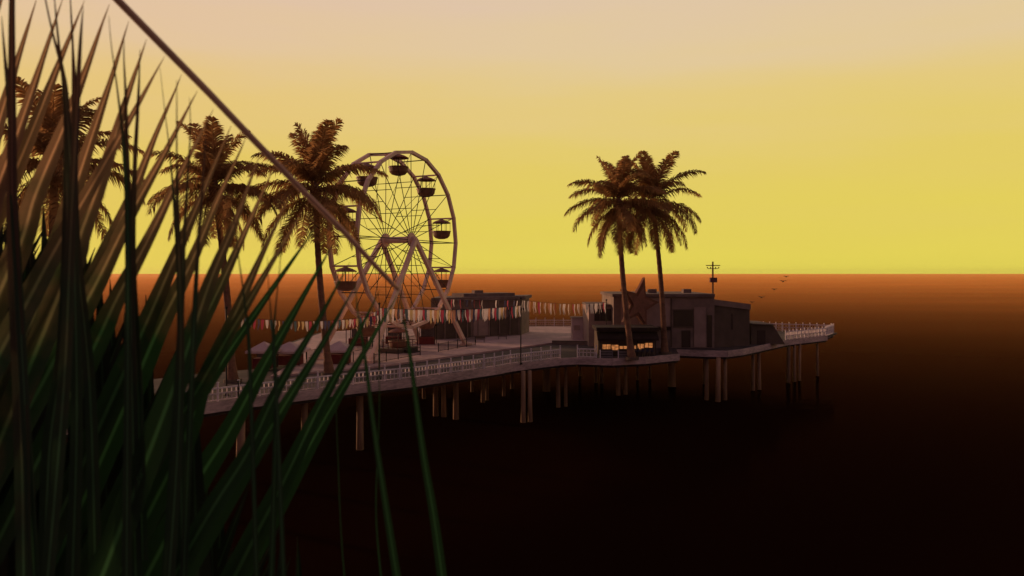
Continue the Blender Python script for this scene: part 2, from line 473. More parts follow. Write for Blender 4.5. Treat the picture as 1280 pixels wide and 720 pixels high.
# railings --------------------------------------------------------
def railing(pts, label, spacing=1.85, h=1.25, group='white railings along the pier edge'):
    pts = [Vector(p) for p in pts]
    root = empty('railing', (pts[0].x, pts[0].y, DZ)); tag(root, label, 'railing', group)
    inf = MB(); top = MB(); low = MB(); nposts = 0
    pm = None
    for a, bb in zip(pts, pts[1:]):
        Ln = (bb - a).length; n = max(1, round(Ln / spacing)); d = (bb - a) / n
        for i in range(n + (1 if bb is pts[-1] else 0)):
            p = a + d * i
            if pm is None:
                po = MB().box((0, 0, 0.6), (0.13, 0.13, 2.2)).box((0, 0, 1.73), (0.18, 0.18, 0.06)).build('post', M['whitepaint'], root, loc=(0, 0, 0))
                pm = po; q = po
            else:
                q = pm.copy(); col.objects.link(q); q.parent = root
            q.location = (p.x - pts[0].x, p.y - pts[0].y, 0)
        top.bar((a.x, a.y, DZ + h), (bb.x, bb.y, DZ + h), 0.10, 0.12)
        low.bar((a.x, a.y, DZ + 0.25), (bb.x, bb.y, DZ + 0.25), 0.08, 0.1)
        low.bar((a.x, a.y, DZ + 0.8), (bb.x, bb.y, DZ + 0.8), 0.08, 0.1)
        k = int(Ln / 0.42)
        for i in range(k):
            p = a + (bb - a) * ((i + .5) / k)
            inf.bar((p.x, p.y, DZ + 0.85), (p.x, p.y, DZ + h - .05), 0.2, 0.04, up=Vector((bb - a).normalized().to_3d()))
            inf.box((p.x, p.y, DZ + 0.52), (0.07, 0.07, 0.5))
    top.build('top_rail', M['whitepaint'], root); low.build('lower_rail', M['railgrey'], root); inf.build('balusters', M['railgrey'], root)
    return root


def off(run, d=0.25):
    res = []
    for i, p in enumerate(run):
        a = run[max(i - 1, 0)]; bb = run[min(i + 1, len(run) - 1)]
        t = (bb - a).normalized(); res.append(p + Vector((-t.y, t.x)) * d)
    return res


e = off(edge)
railing(e[0:4], 'white pier railing glimpsed through the near leaves at far left')
railing(e[3:6], 'white pier railing in front of the ferris wheel, partly behind leaves')
railing(e[5:9], 'white pier railing right of the drooping leaves, before the tall bunting pole')
railing([e[9], e[10] * .55 + e[9] * .45], 'short white railing beside the lit food stall')
re_ = off(redge)
railing(re_[5:7] + [Vector((59.5, 135.3))], 'thin white railing round the right tip of the pier', 1.2, 1.4)
railing([Vector((59.3, 135.8)), Vector((51.5, 139.3)), Vector((39.5, 146.3))], 'white railing on the back edge of the right tip', 1.2, 1.4)
railing([Vector((28, 151)), Vector((5, 153.2)), Vector((-25, 149))], 'far white railing at the back of the plaza between the two halls', 1.85)

# ------------------------------------------------------------------ ferris wheel
C0 = P(498, 300, 101.0)
n_ax = Vector((0.899, -0.435, 0)).normalized(); p_ax = Vector((0.435, 0.899, 0)).normalized(); zup = Vector((0, 0, 1))
RW = 12.0; HW = 2.15
wheel = empty('ferris_wheel', (C0.x, C0.y, DZ)); tag(wheel, 'tall twin-rimmed ferris wheel with hanging gondolas on the pier plaza', 'ferris wheel')


def wp(side, ang, r):   # ang from top, turning towards +p
    return C0 + n_ax * HW * side + (p_ax * math.sin(ang) + zup * math.cos(ang)) * r


for side in (1, -1):
    rim = MB()
    for k in range(20):
        a, bb = wp(side, math.radians(18 * k - .4), RW), wp(side, math.radians(18 * (k + 1) + .4), RW)
        rim.bar(a, bb, 0.42, 0.46, up=n_ax)
    rim.build('rim', M['wheelpaint'], wheel)
    base = None
    for k in range(20):
        MB().tube([wp(side, math.radians(18 * k), 0.6), wp(side * 0.96, math.radians(18 * k), RW)], 0.055, 5).build('spoke', M['spoke'], wheel)
for k in range(20):
    a = math.radians(18 * k)
    MB().tube([wp(1, a, RW), wp(-1, a, RW)], 0.12 if k % 2 == 0 else 0.07, 6).build('cross_tie', M['wheelpaint'] if k % 2 == 0 else M['spoke'], wheel)
    MB().tube([wp(1, a, RW * 0.66), wp(-1, a, RW * 0.66)], 0.05, 5).build('cross_tie', M['spoke'], wheel)
    if k % 2 == 0:
        MB().tube([wp(1, a, RW * 0.36), wp(-1, a, RW * 0.36)], 0.05, 5).build('cross_tie', M['spoke'], wheel)
for k in range(10):     # diagonal lacing wires
    a = math.radians(36 * k)
    MB().tube([wp(1, a, RW), wp(-1, a, RW * .36)], 0.03, 4).build('lacing_wire', M['spoke'], wheel)
hub = MB().tube([C0 + n_ax * (HW + .7), C0 - n_ax * (HW + .7)], 0.45, 14)
for s in (1, -1):
    hub.tube([C0 + n_ax * s * (HW + .15), C0 + n_ax * s * (HW - .15)], 0.95, 16)
hub.build('hub', M['wheelpaint'], wheel)
for s in (1, -1):
    for q in (1, -1):
        top = C0 + n_ax * s * (HW + 0.65); foot = C0 + n_ax * s * (HW + 1.9) + p_ax * q * 11.8; foot.z = PZ
        lg = MB().bar(top, foot, 0.55, 0.5, up=n_ax); lg.box((foot.x, foot.y, PZ + .15), (1.3, 1.3, .3), math.atan2(p_ax.y, p_ax.x))
        lg.build('leg', M['wheelpaint'], wheel)
# gondola prototype as a part of the wheel
gb = MB().lathe((0, 0, 0), [(0.45, -3.0), (0.95, -2.85), (1.25, -2.5), (1.36, -1.95), (1.42, -1.9), (1.42, -1.78), (1.30, -1.78), (1.2, -2.4), (0.3, -2.6)], 18)
gc = MB().lathe((0, 0, 0), [(1.38, -0.62), (1.40, -0.52), (0.9, -0.25), (0.3, -0.05), (0.06, 0.05)], 18)
gp = MB().tube([(0, 0, -2.6), (0, 0, 0.0)], 0.07, 6)
for k in range(6):
    a = k * math.pi / 3
    gp.tube([(1.3 * math.cos(a), 1.3 * math.sin(a), -1.8), (1.3 * math.cos(a), 1.3 * math.sin(a), -0.55)], 0.035, 5)
proto = None
for k in range(10):
    pv = wp(0, math.radians(36 * k), RW) - Vector((0, 0, 0.1))
    if proto is None:
        g = gb.build('gondola', M['basket'], wheel, smooth=False, loc=(0, 0, 0))
        c = gc.build('canopy', M['canopy'], g, loc=(0, 0, 0)); c.location = (0, 0, 0)
        pp = gp.build('hanger_posts', M['spoke'], g, loc=(0, 0, 0)); pp.location = (0, 0, 0)
        proto = g
    else:
        g = proto.copy(); col.objects.link(g); g.parent = wheel
        for ch in (c, pp):
            q = ch.copy(); col.objects.link(q); q.parent = g
    g.location = pv - wheel.location

# boarding platform, fence and ticket booth at the wheel
bp = empty('boarding_platform', (C0.x, C0.y, PZ)); tag(bp, 'dark stepped boarding platform under the ferris wheel', 'platform')
rz = math.atan2(n_ax.y, n_ax.x)
MB().box((C0.x, C0.y, PZ + .3), (3.2, 5.0, .6), rz).build('stage', M['hall_dark'], bp)
sx = MB()
for i in range(3): sx.box((C0.x + n_ax.x * (1.9 + .35 * i), C0.y + n_ax.y * (1.9 + .35 * i), PZ + .22 - .08 * i), (.35, 2.2, .45 - .15 * i), rz)
sx.build('steps', M['beam'], bp)
hr = MB()
for q in (-1, 1):
    for t in (-1.5, -.75, 0, .75, 1.5):
        c_ = C0 + n_ax * t + p_ax * q * 2.4
        hr.box((c_.x, c_.y, PZ + 1.05), (.07, .07, .9), rz)
    a = C0 + n_ax * -1.5 + p_ax * q * 2.4; b_ = C0 + n_ax * 1.5 + p_ax * q * 2.4
    hr.bar((a.x, a.y, PZ + 1.5), (b_.x, b_.y, PZ + 1.5), .08)
hr.build('handrail', M['redcloth'], bp)


def ride_fence(a, bb, label):
    a = Vector(a); bb = Vector(bb); root = empty('ride_fence', (a.x, a.y, PZ)); tag(root, label, 'fence', 'dark picket fences round the wheel')
    n = max(2, int((bb - a).length / 2.2)); pk = MB(); rl = MB()
    for i in range(n + 1):
        p = a + (bb - a) * i / n
        MB().box((p.x, p.y, PZ + .65), (.1, .1, 1.3)).build('post', M['black_metal'], root)
    m_ = int((bb - a).length / .22)
    for i in range(m_):
        p = a + (bb - a) * (i + .5) / m_; pk.box((p.x, p.y, PZ + .6), (.035, .035, 1.0))
    for z in (.15, 1.1): rl.bar((a.x, a.y, PZ + z), (bb.x, bb.y, PZ + z), .05)
    pk.build('picket_infill', M['black_metal'], root); rl.build('rail', M['black_metal'], root)


B0 = Vector(C0.xy); n2 = n_ax.xy; p2 = p_ax.xy
cs = [B0 + n2 * 5.2 - p2 * 12.6, B0 + n2 * 5.2 + p2 * 12.6, B0 - n2 * 5.2 + p2 * 12.6, B0 - n2 * 5.2 - p2 * 12.6]
ride_fence(cs[0], cs[0] * .6 + cs[1] * .4, 'dark picket fence on the near side of the wheel left of its entrance')
ride_fence(cs[0] * .42 + cs[1] * .58, cs[1], 'dark picket fence on the near side of the wheel right of its entrance')
ride_fence(cs[3], cs[2], 'dark picket fence along the far side of the wheel')


def parasol_stand(u, Y, z0, w, label, cloth, h=3.1):
    x = (u - 640) / F * Y; root = empty('stall', (x, Y, z0)); tag(root, label, 'stall', 'small fairground stalls around the wheel')
    hh = w / 2
    MB().box((x, Y, z0 + .55), (w * .8, w * .6, 1.1)).build('counter', M['redcloth'], root)
    MB().box((x, Y + w * .3 + .12, z0 + h * .4), (w * .78, .1, h * .75)).build('back_board', M['crate'], root)
    for sx_ in (-1, 1):
        for sy in (-1, 1):
            MB().box((x + sx_ * (hh - .1), Y + sy * (hh - .1), z0 + h / 2), (.09, .09, h)).build('post', M['black_metal'], root)
    can = MB()
    e_ = hh + .3
    can.add([(x - e_, Y - e_, z0 + h - .25), (x + e_, Y - e_, z0 + h - .25), (x + e_, Y + e_, z0 + h - .25), (x - e_, Y + e_, z0 + h - .25),
             (x - e_, Y - e_, z0 + h), (x + e_, Y - e_, z0 + h), (x + e_, Y + e_, z0 + h), (x - e_, Y + e_, z0 + h), (x, Y, z0 + h + 1.0)],
            [(3, 2, 1, 0), (0, 1, 5, 4), (1, 2, 6, 5), (2, 3, 7, 6), (3, 0, 4, 7), (4, 5, 8), (5, 6, 8), (6, 7, 8), (7, 4, 8)])
    can.build('canopy', cloth, root)


parasol_stand(534, 112, PZ, 2.8, 'small stall with a dark pointed canopy right behind the wheel', M['awning'])
parasol_stand(492, 113, PZ, 2.8, 'dark canopied stall seen through the bottom of the wheel', M['awning'])
parasol_stand(448, 110, PZ, 3.2, 'maroon canopied stall left of the wheel behind long leaves', M['redcloth'])
parasol_stand(424, 88, PZ, 3.0, 'pale canopied stall left of the wheel beside the near palm trunk', M['pale_booth'], 1.7)
parasol_stand(362, 87, PZ, 3.4, 'pale canopied stall left of the palm trunk between leaf blades', M['pale_booth'], 1.7)
parasol_stand(330, 84, PZ, 2.6, 'low pale stall furthest left, half hidden by leaves', M['pale_booth'], 2.0)

# ------------------------------------------------------------------ bunting poles and strings
def pole(p, top, label, r=0.07):
    o = empty('bunting_pole', p); tag(o, label, 'pole', 'thin dark poles that carry the bunting')
    MB().tube([p, (p[0], p[1], top)], [r * 1.2, r], 8).build('shaft', M['black_metal'], o)
    MB().lathe((p[0], p[1], top), [(0.06, 0), (0.13, .06), (0.13, .16), (0.03, .24)], 10).build('finial', M['black_metal'], o)
    MB().lathe(p, [(0.22, 0), (0.22, .08), (0.1, .25)], 10).build('base', M['black_metal'], o)


Y1, Y2 = 76.5, 88.6
x1, x2 = (474 - 640) / F * Y1, (651 - 640) / F * Y2
pole((x1, Y1, DZ), P(474, 381, Y1).z, 'thin dark pole at the railing left of the drooping leaf')
pole((x2, Y2, DZ), P(651, 374, Y2).z, 'tall thin dark pole at the railing where two bunting strings meet')
pole(((283 - 640) / F * 66, 66, DZ), P(283, 386, 66).z, 'bunting pole at the left, glimpsed between wide blades')
pole(((758 - 640) / F * 103.5, 103.5, DZ), P(758, 376, 103.5).z, 'bunting pole at the left corner of the star hall', .05)


def bunting(a, bb, sag, n, h, w, cols, label, cl=1):
    w *= 1.12
    a = Vector(a); bb = Vector(bb)
    root = empty('bunting', a); tag(root, label, 'bunting', 'strings of cloth flags over the plaza')
    f = lambda t: a + (bb - a) * t - Vector((0, 0, 4 * sag * t * (1 - t)))
    MB().tube([f(i / 24) for i in range(25)], 0.018, 4).build('cord', M['black_metal'], root)
    d = (bb - a).normalized(); meshes = {}
    for i in range(n):
        t = (i + .5) / n
        if cl > 1: t = ((i // cl) + .5 + (i % cl - (cl - 1) / 2) * .3) / (n / cl)
        p = f(t); cn = cols[i % len(cols)] if random.random() < .8 else random.choice(cols)
        hh = h * random.uniform(.85, 1.15)
        if cn not in meshes:
            fm = MB(); k = w / 2
            y = Vector((-d.y, d.x, 0)) * .06
            fm.add([-d * k, d * k, d * k * .95 - zup * h * .45 + y, -d * k * .95 - zup * h * .45 + y, d * k * .55 - zup * h * .85 - y, -d * k * .55 - zup * h * .85 - y, -zup * h],
                   [(0, 1, 2, 3), (3, 2, 4, 5), (5, 4, 6)])
            o = fm.build('flag', M['flag_' + cn], root, loc=(0, 0, 0)); meshes[cn] = o
        else:
            o = meshes[cn].copy(); col.objects.link(o); o.parent = root
        o.location = p - a; o.scale = (1, 1, hh / h); o.rotation_euler = (random.uniform(-.08, .08), random.uniform(-.06, .06), random.uniform(-.7, .7))


bright = ['white', 'red', 'teal', 'white', 'yellow', 'white', 'orange', 'navy']
bunting(P(474, 385, Y1), P(651, 382, Y2), 0.35, 62, 1.4, .30, bright, 'coloured bunting across the plaza in front of the low hall and wheel')
bunting(P(651, 375, Y2), P(758, 378, 103.5), 0.35, 36, 1.45, .28, ['white', 'white', 'white', 'orange', 'white', 'white', 'red'], 'mostly white bunting over the gap between the two halls', 2)
bunting(P(651, 376, Y2), P(547, 374, 117), -0.0, 22, 1.3, .26, ['white', 'navy', 'red', 'navy'], 'faded bunting crossing before the roof of the low hall', 2)
bunting(P(474, 394, Y1), P(283, 394, 66), 0.6, 40, .95, .24, ['white', 'red', 'navy', 'yellow', 'white', 'teal'], 'bunting behind the leaf blades left of the wheel')
bunting(P(474, 388, Y1), P(430, 402, 105), 0.1, 26, 1.1, .25, ['red', 'navy', 'white', 'red', 'orange'], 'dark red bunting running back to the stalls left of the wheel')

# ------------------------------------------------------------------ palms on the pier
def frond_mesh(name, e0, droop, length, seed, hang=0.5, w=1.25):
    """one feather leaf: arched rachis with two combs of narrow drooping leaflets"""
    rnd = random.Random(seed); mb = MB(); pts = []; p = Vector((0, 0, 0)); n = 26
    dirs = []
    for i in range(n + 1):
        t = i / n; a = math.radians(e0 - droop * t ** 1.35); d = Vector((math.cos(a), 0, math.sin(a)))
        pts.append(p.copy()); dirs.append(d); p = p + d * length / n
    mb.tube(pts, [0.075 * (1 - .85 * i / n) for i in range(n + 1)], 5)
    m_ = 92
    for i in range(m_):
        t = 0.10 + 0.90 * i / (m_ - 1); k = min(int(t * n), n - 1); fr_ = t * n - k
        q = pts[k].lerp(pts[k + 1], fr_); d = dirs[k]; up = Vector((-d.z, 0, d.x))
        ll = w * (math.sin(math.pi * min(1, (t * 0.88 + .12)) ** .75) ** .45 * .95 + .12) * rnd.uniform(.82, 1.1)
        if t > .97: ll *= .8
        for s in (-1, 1):
            if rnd.random() < .05: continue
            out_ = (Vector((0, s, 0)) * .9 + d * rnd.uniform(.45, .8) + up * rnd.uniform(-.25, .35)).normalized()
            a = q; b1 = q + out_ * ll * .5; b2 = q + out_ * ll * .95 + Vector((0, 0, -ll * hang * rnd.uniform(.5, 1.2)))
            wd = d * .065 + Vector((0, 0, .012))
            mb.add([a - wd * .6, a + wd * .6, b1 + wd, b1 - wd, b2], [(0, 1, 2, 3), (3, 2, 4)])
    me_o = mb
    me = bpy.data.meshes.new(name); me.from_pydata(me_o.v, [], me_o.f); me.materials.append(M['frond']); me.update()
    return me


FR = {'up': [frond_mesh('frond', 84, 38, 6.3, 1, .25, 1.6), frond_mesh('frond', 78, 55, 6.6, 2, .3, 1.55)],
      'mid': [frond_mesh('frond', 52, 75, 7.2, 3, .45, 1.45), frond_mesh('frond', 42, 80, 7.4, 4, .5, 1.45)],
      'low': [frond_mesh('frond', 15, 75, 7.2, 5, .6, 1.4), frond_mesh('frond', 5, 80, 7.0, 6, .6, 1.4)],
      'hang': [frond_mesh('frond', -25, 58, 6.8, 7, .6, 1.25), frond_mesh('frond', -40, 46, 6.6, 8, .5, 1.25)]}


def palm(base, top, seed, label, yaw=0.0, sc=1.0):
    rnd = random.Random(seed); base = Vector(base); top = Vector(top)
    root = empty('palm_tree', base); tag(root, label, 'palm tree', 'tall feather palms on the pier')
    pts = []; rad = []; n = 44
    for i in range(n + 1):
        t = i / n; p = base.lerp(top, t); p.x += math.sin(t * math.pi) * -.25 * (1 if seed % 2 else -1)
        pts.append(p); rad.append((0.40 - .12 * t + .22 * max(0, 1 - t * 9)) * (1.05 if i % 2 else .97))
    MB().tube(pts, rad, 10).build('trunk', M['bark'], root, smooth=True)
    cb = MB().lathe(top, [(.28, -1.5), (.5, -.9), (.62, -.3), (.5, .3), (.2, .9)], 12)
    for k in range(14):
        a = k * 2.4; cb.bar(top + Vector((.3 * math.cos(a), .3 * math.sin(a), -1.0 + k * .08)), top + Vector((.85 * math.cos(a), .85 * math.sin(a), -.3 + k * .08)), .16, .06)
    cb.build('crown_boot', M['bark'], root)
    sc *= 1.12
    plan = [('up', 5, .4), ('mid', 8, 0), ('low', 10, .2), ('hang', 10, .5)]
    for kind, cnt, ph in plan:
        for k in range(cnt):
            me = FR[kind][k % 2]; o = bpy.data.objects.new('frond', me); col.objects.link(o); o.parent = root
            o.location = top - base + Vector((0, 0, {'up': .5, 'mid': .3, 'low': 0, 'hang': -.3}[kind]))
            o.rotation_euler = (rnd.uniform(-.15, .15), rnd.uniform(-.12, .12), yaw + 2 * math.pi * (k + ph) / cnt + rnd.uniform(-.22, .22))
            s = sc * rnd.uniform(.88, 1.06); o.scale = (s, s, s)
    # round tree grate collar
    MB().lathe(base, [(.9, 0), (.9, .35), (.7, .35), (.7, .1)], 16).build('planter_rim', M['hall_dark'], root)
    return root


def P0(u, v, z): # point at given height z on the pixel's ray
    Y = F * (CH - z) / (v - HV); return Vector(((u - 640) / F * Y, Y, z))


palm(deckP(790, 449.5), P(773, 255, 96.5), 11, 'left palm of the pair beside the star hall, trunk by the lit stall', .3)
palm(Vector(((831 - 640) / F * 100, 100, DZ)), P(816, 255, 100), 12, 'right palm of the pair in front of the star hall', 1.1)
palm(Vector(((412 - 640) / F * 79, 79, DZ)), P(394, 238, 79), 13, 'palm just left of the ferris wheel, fronds crossing its rim', .8, 1.08)
palm(Vector(((291 - 640) / F * 74, 74, DZ)), P(268, 236, 74), 14, 'palm behind the slanted leaf blades, left of the near-wheel palm', 1.9, .96)
palm(Vector(((72 - 640) / F * 61.5, 61.5, DZ)), P(68, 208, 61.5), 15, 'leftmost palm, mostly hidden by the dark foreground leaves', 2.6, 1.0)

# ------------------------------------------------------------------ low hall behind the bunting
hall = empty('low_hall', (-5, 125, PZ)); tag(hall, 'long low flat-roofed hall right behind the coloured bunting', 'building', 'buildings on the pier')
A = Vector((-13.2, 119)); B = Vector((1.6, 128.5)); Cc = Vector((3.2, 136)); D = Vector((-12.2, 128))
def wz(v, Y): return CH - (v - HV) / F * Y
MB().prism([A, B, Cc, D], PZ, wz(375, 124)).build('wall', M['hall_wall'], hall)
dn = (B - A).normalized(); nn = Vector((dn.y, -dn.x))
MB().prism([A + nn * .9 - dn * .4, B + nn * .9 + dn * .3, Cc + Vector((.5, .6)), D + Vector((-.5, .6))], wz(375, 124) + .003, wz(371, 124)).build('roof', M['roofing'], hall)
i0 = A + dn * 6.5; i1 = B - dn * .8
MB().prism([i0 - nn * .8, i1 - nn * .8, i1 - nn * 5.0, i0 - nn * 5.0], wz(371, 124), wz(367, 124)).build('roof_step', M['roofing'], hall)
# awning slot, shop openings, panels, shutters
aw = MB(); za = wz(387.5, 124)
aw.bar((*(A + nn * .55), za), (*(B + nn * .55), za), 1.1, .42); aw.build('awning', M['awning'], hall)
for t0, t1, mm, zz0, zz1, nm in [(.03, .42, 'hall_dark', .1, 3.4, 'shop_opening'), (.45, .62, 'hall_light', .3, 3.2, 'wall_panel'), (.64, .96, 'hall_dark', .15, 3.3, 'shutter')]:
    a = A.lerp(B, t0) + nn * .06; bb = A.lerp(B, t1) + nn * .06
    MB().bar((*a, PZ + (zz0 + zz1) / 2), (*bb, PZ + (zz0 + zz1) / 2), .1, zz1 - zz0).build(nm, M[mm], hall)
for k in range(9):
    p = A.lerp(B, .02 + k * .12) + nn * .16
    MB().box((p.x, p.y, PZ + 1.85), (.16, .16, 3.7), math.atan2(dn.y, dn.x)).build('pilaster', M['hall_wall'], hall)
MB().box((-6, 127, wz(367, 124) + .25), (1.6, 1.2, .5), .5).build('roof_vent', M['roofing'], hall)

# ------------------------------------------------------------------ star hall complex
sh = empty('star_hall', (24, 113, DZ)); tag(sh, 'large dark hall with stepped roof carrying the big star', 'building', 'buildings on the pier')
XL = lambda u, Y: (u - 640) / F * Y
yf = 108.0
zt = wz(371, yf)
MB().prism([(XL(767, yf), yf), (XL(893, yf), yf), (XL(893, yf), 122), (XL(767, yf), 122)], DZ, zt).build('wall', M['hall_wall'], sh)
MB().prism([(XL(765, yf), yf - .5), (XL(890, yf) + .3, yf - .5), (XL(890, yf) + .3, 122.4), (XL(765, yf), 122.4)], zt + .003, wz(367.3, yf)).build('roof', M['roofing'], sh)
# right wing with a roof falling towards the right
x0, x1_, y0, y1 = XL(892.8, yf) + .03, XL(936, 112), 108.6, 121
z0, z1 = wz(374.5, 110), wz(381, 112)
wg = MB().add([(x0, y0, DZ), (x1_, y0 + 3, DZ), (x1_, y1, DZ), (x0, y1, DZ), (x0, y0, z0), (x1_, y0 + 3, z1), (x1_, y1, z1), (x0, y1, z0)],
              [(3, 2, 1, 0), (4, 5, 6, 7), (0, 1, 5, 4), (1, 2, 6, 5), (2, 3, 7, 6), (3, 0, 4, 7)])
wg.build('side_wing', M['hall_dark'], sh)
MB().add([(x0, y0 - .2, z0 - .75), (x1_ + .1, y0 + 2.8, z1 - .75), (x1_ + .1, y1, z1 - .75), (x0, y1, z0 - .75), (x0, y0 - .2, z0 + .12), (x1_ + .1, y0 + 2.8, z1 + .12), (x1_ + .1, y1, z1 + .12), (x0, y1, z0 + .12)],
         [(3, 2, 1, 0), (4, 5, 6, 7), (0, 1, 5, 4), (1, 2, 6, 5), (2, 3, 7, 6), (3, 0, 4, 7)]).build('roof', M['hall_wall'], sh)
# left annex
ya = 110.5
MB().prism([(XL(736, ya), ya), (XL(766.8, ya) - .35, ya), (XL(766.8, ya) - .35, 120), (XL(736, ya), 120)], DZ, wz(383, ya)).build('annex_wall', M['hall_light'], sh)
MB().prism([(XL(735.3, ya), ya - .3), (XL(766, ya) - .4, ya - .3), (XL(766, ya) - .4, 120.2), (XL(735.3, ya), 120.2)], wz(383, ya) + .003, wz(380.5, ya)).build('annex_roof', M['roofing'], sh)


def facade(name, u0, u1, v0, v1, y, m, th=.12, parent=sh):
    xa, xb = XL(u0, y), XL(u1, y); za_, zb_ = wz(v0, y), wz(v1, y)
    return MB().box(((xa + xb) / 2, y, (za_ + zb_) / 2), (abs(xb - xa), th, abs(za_ - zb_))).build(name, m, parent)


w1 = facade('window', 743, 764, 386, 401, ya - .06, M['opening'])
for k in (750, 757): facade('mullion', k - .3, k + .3, 386, 401, ya - .16, M['hall_dark'], .06, w1)
w2 = facade('window', 842, 866, 388, 408, yf - .06, M['opening']);
facade('frame', 841, 867, 386.6, 388, yf - .14, M['hall_dark'], .1, w2); facade('frame', 841, 867, 408, 409.4, yf - .14, M['hall_dark'], .1, w2)
facade('pier_panel', 867.5, 882, 384, 434, yf - .1, M['hall_light'], .2)
facade('door', 852, 863, 413, 434, yf - .06, M['opening'])
facade('door', 884, 890, 394, 434, yf - .06, M['opening'])
facade('wall_panel', 776, 838, 372.5, 408, yf - .05, M['hall_light'], .1)
facade('window', 899, 916, 392, 412, 110.1, M['opening'])
facade('drainpipe', 838.6, 839.8, 372.5, 434, yf - .2, M['hall_dark'], .12)
for uu in (800, 815, 858):
    xr = XL(uu, 113); MB().box((xr, 113, wz(367.3, yf) + .3), (1.2, 1.4, .6)).build('roof_vent', M['roofing'], sh)
# long dark awning over the stall side
MB().prism([(XL(747, 105), 106.9), (XL(842, 105), 106.9), (XL(842, 105), yf - .2), (XL(747, 105), yf - .2)], wz(414, 105), wz(410, 105)).build('awning', M['awning'], sh)
arch = MB()
pts = [P(808 + 15 * math.cos(a) + 6, 408 - 30 * math.sin(a), yf - .25) for a in [math.pi - i * math.pi / 2 / 10 for i in range(11)]]
arch.tube(pts, .16, 6); arch.build('arch_trim', M['hall_light'], sh)

# star sign
sc_ = P(798, 380, 104.6)
st = empty('star_sign', sc_); tag(st, 'big rusty red five-pointed star standing on the hall front', 'sign')
ca = math.radians(33)
sv = []
for k in range(10):
    a = math.radians(75 - 36 * k); r = 3.95 if k % 2 == 0 else 1.65
    x = math.cos(a) * r; z = math.sin(a) * r
    sv.append((x, z))
def star_body(off_, scl, th):
    vs = []
    for y in (-th, th):
        for x, z in sv:
            X = x * scl; vs.append((sc_.x + X * math.cos(ca) + (y + off_) * math.sin(ca), sc_.y + X * math.sin(ca) - (y + off_) * math.cos(ca) , sc_.z + z * scl))
    fs = [tuple(range(10)), tuple(range(10, 20))[::-1]] + [(k, (k + 1) % 10, (k + 1) % 10 + 10, k + 10) for k in range(10)]
    return vs, fs
MB().add(*star_body(0, 1, .22)).build('star_body', M['star'], st)
MB().add(*star_body(.3, .72, .06)).build('star_face', M['canopy'], st)
MB().bar((sc_.x, sc_.y + .3, sc_.z - 3.2), (sc_.x, sc_.y + .3, DZ), .2).build('mast', M['black_metal'], st)
MB().bar((sc_.x + .5, sc_.y + .55, sc_.z - .6), (sc_.x + .5, yf, sc_.z - 1.2), .15).build('bracket', M['black_metal'], st)

# dark shed at the right end
shd = empty('end_shed', (XL(950, 114), 114, DZ)); tag(shd, 'low dark shed with a slanting end past the star hall', 'shed')
ys0, ys1 = 113.5, 121
pf = [(XL(936, 114) + .15, DZ), (XL(980, 114), DZ), (XL(965, 114), wz(406, 114)), (XL(936, 114) + .15, wz(405, 114))]
vs = [(x, ys0, z) for x, z in pf] + [(x, ys1, z) for x, z in pf]
MB().add(vs, [(0, 1, 2, 3), (7, 6, 5, 4), (0, 4, 5, 1), (1, 5, 6, 2), (2, 6, 7, 3), (3, 7, 4, 0)]).build('wall', M['hall_dark'], shd)
MB().bar((pf[3][0], 117, pf[3][1] + .08), (pf[2][0] + .15, 117, pf[2][1] + .08), 7.9, .14).build('roof', M['roofing'], shd)
MB().box((XL(950, 114), ys0 - .05, DZ + 1.1), (1.3, .08, 2.2)).build('door', M['opening'], shd)

# pale booth
pb = empty('ticket_booth', (XL(725, 120), 120, PZ)); tag(pb, 'pale square ticket booth on the plaza left of the star hall', 'booth')
bx, by = XL(725, 120), 120
MB().box((bx, by + 1.2, PZ + 1.75), (2.6, 2.4, 3.5)).build('wall', M['pale_booth'], pb)
MB().box((bx, by + 1.2, PZ + 3.56), (3.0, 2.8, .12)).build('roof', M['hall_wall'], pb)
MB().box((bx + .75, by - .04, PZ + 1.5), (.55, .08, 2.4)).build('door', M['hall_wall'], pb)
MB().box((bx - .5, by - .04, PZ + 1.9), (1.0, .06, .8)).build('hatch', M['hall_light'], pb)

# low ledge bench wall
lw = MB(); a = deckP(690, 428.5, DZ + .2); bb = deckP(752, 429.5, DZ + .2)
o = empty('seat_wall', a); tag(o, 'low dark capped wall at the plaza edge left of the stall', 'wall')
MB().bar((a.x, a.y - .4, DZ + .25), (bb.x, bb.y - .4, DZ + .25), .35, .5).build('wall', M['hall_wall'], o)
MB().bar((a.x, a.y - .4, DZ + .55), (bb.x, bb.y - .4, DZ + .55), .5, .08).build('coping', M['hall_dark'], o)

# ------------------------------------------------------------------ lit food stall
ks = empty('food_stall', (XL(790, 98), 98, DZ)); tag(ks, 'dark food stall with orange lit serving windows near the pier edge', 'stall')
xa, xb = XL(748, 98), XL(820, 98)
cx = (xa + xb) / 2; wd = xb - xa; yk = 98.2
MB().box((cx, yk + 2.4, DZ + 1.7), (wd, 4.6, 3.2)).build('wall', M['hall_dark'], ks)
MB().box((cx, yk + 2.1, DZ + 3.55), (wd + .6, 5.6, .5)).build('roof', M['awning'], ks)
aw = MB().add([(xa - .2, yk + .1, DZ + 3.2), (xb + .2, yk + .1, DZ + 3.2), (xb + .2, yk - 1.1, DZ + 2.35), (xa - .2, yk - 1.1, DZ + 2.35),
               (xa - .2, yk + .1, DZ + 3.12), (xb + .2, yk + .1, DZ + 3.12), (xb + .2, yk - 1.1, DZ + 2.1), (xa - .2, yk - 1.1, DZ + 2.1)],
              [(0, 1, 2, 3), (7, 6, 5, 4), (3, 2, 6, 7), (0, 3, 7, 4), (1, 5, 6, 2)])
aw.build('awning', M['awning'], ks)
MB().box((cx - .8, yk - .2, DZ + .66), (wd - 2.2, .55, .1)).build('counter', M['crate'], ks)
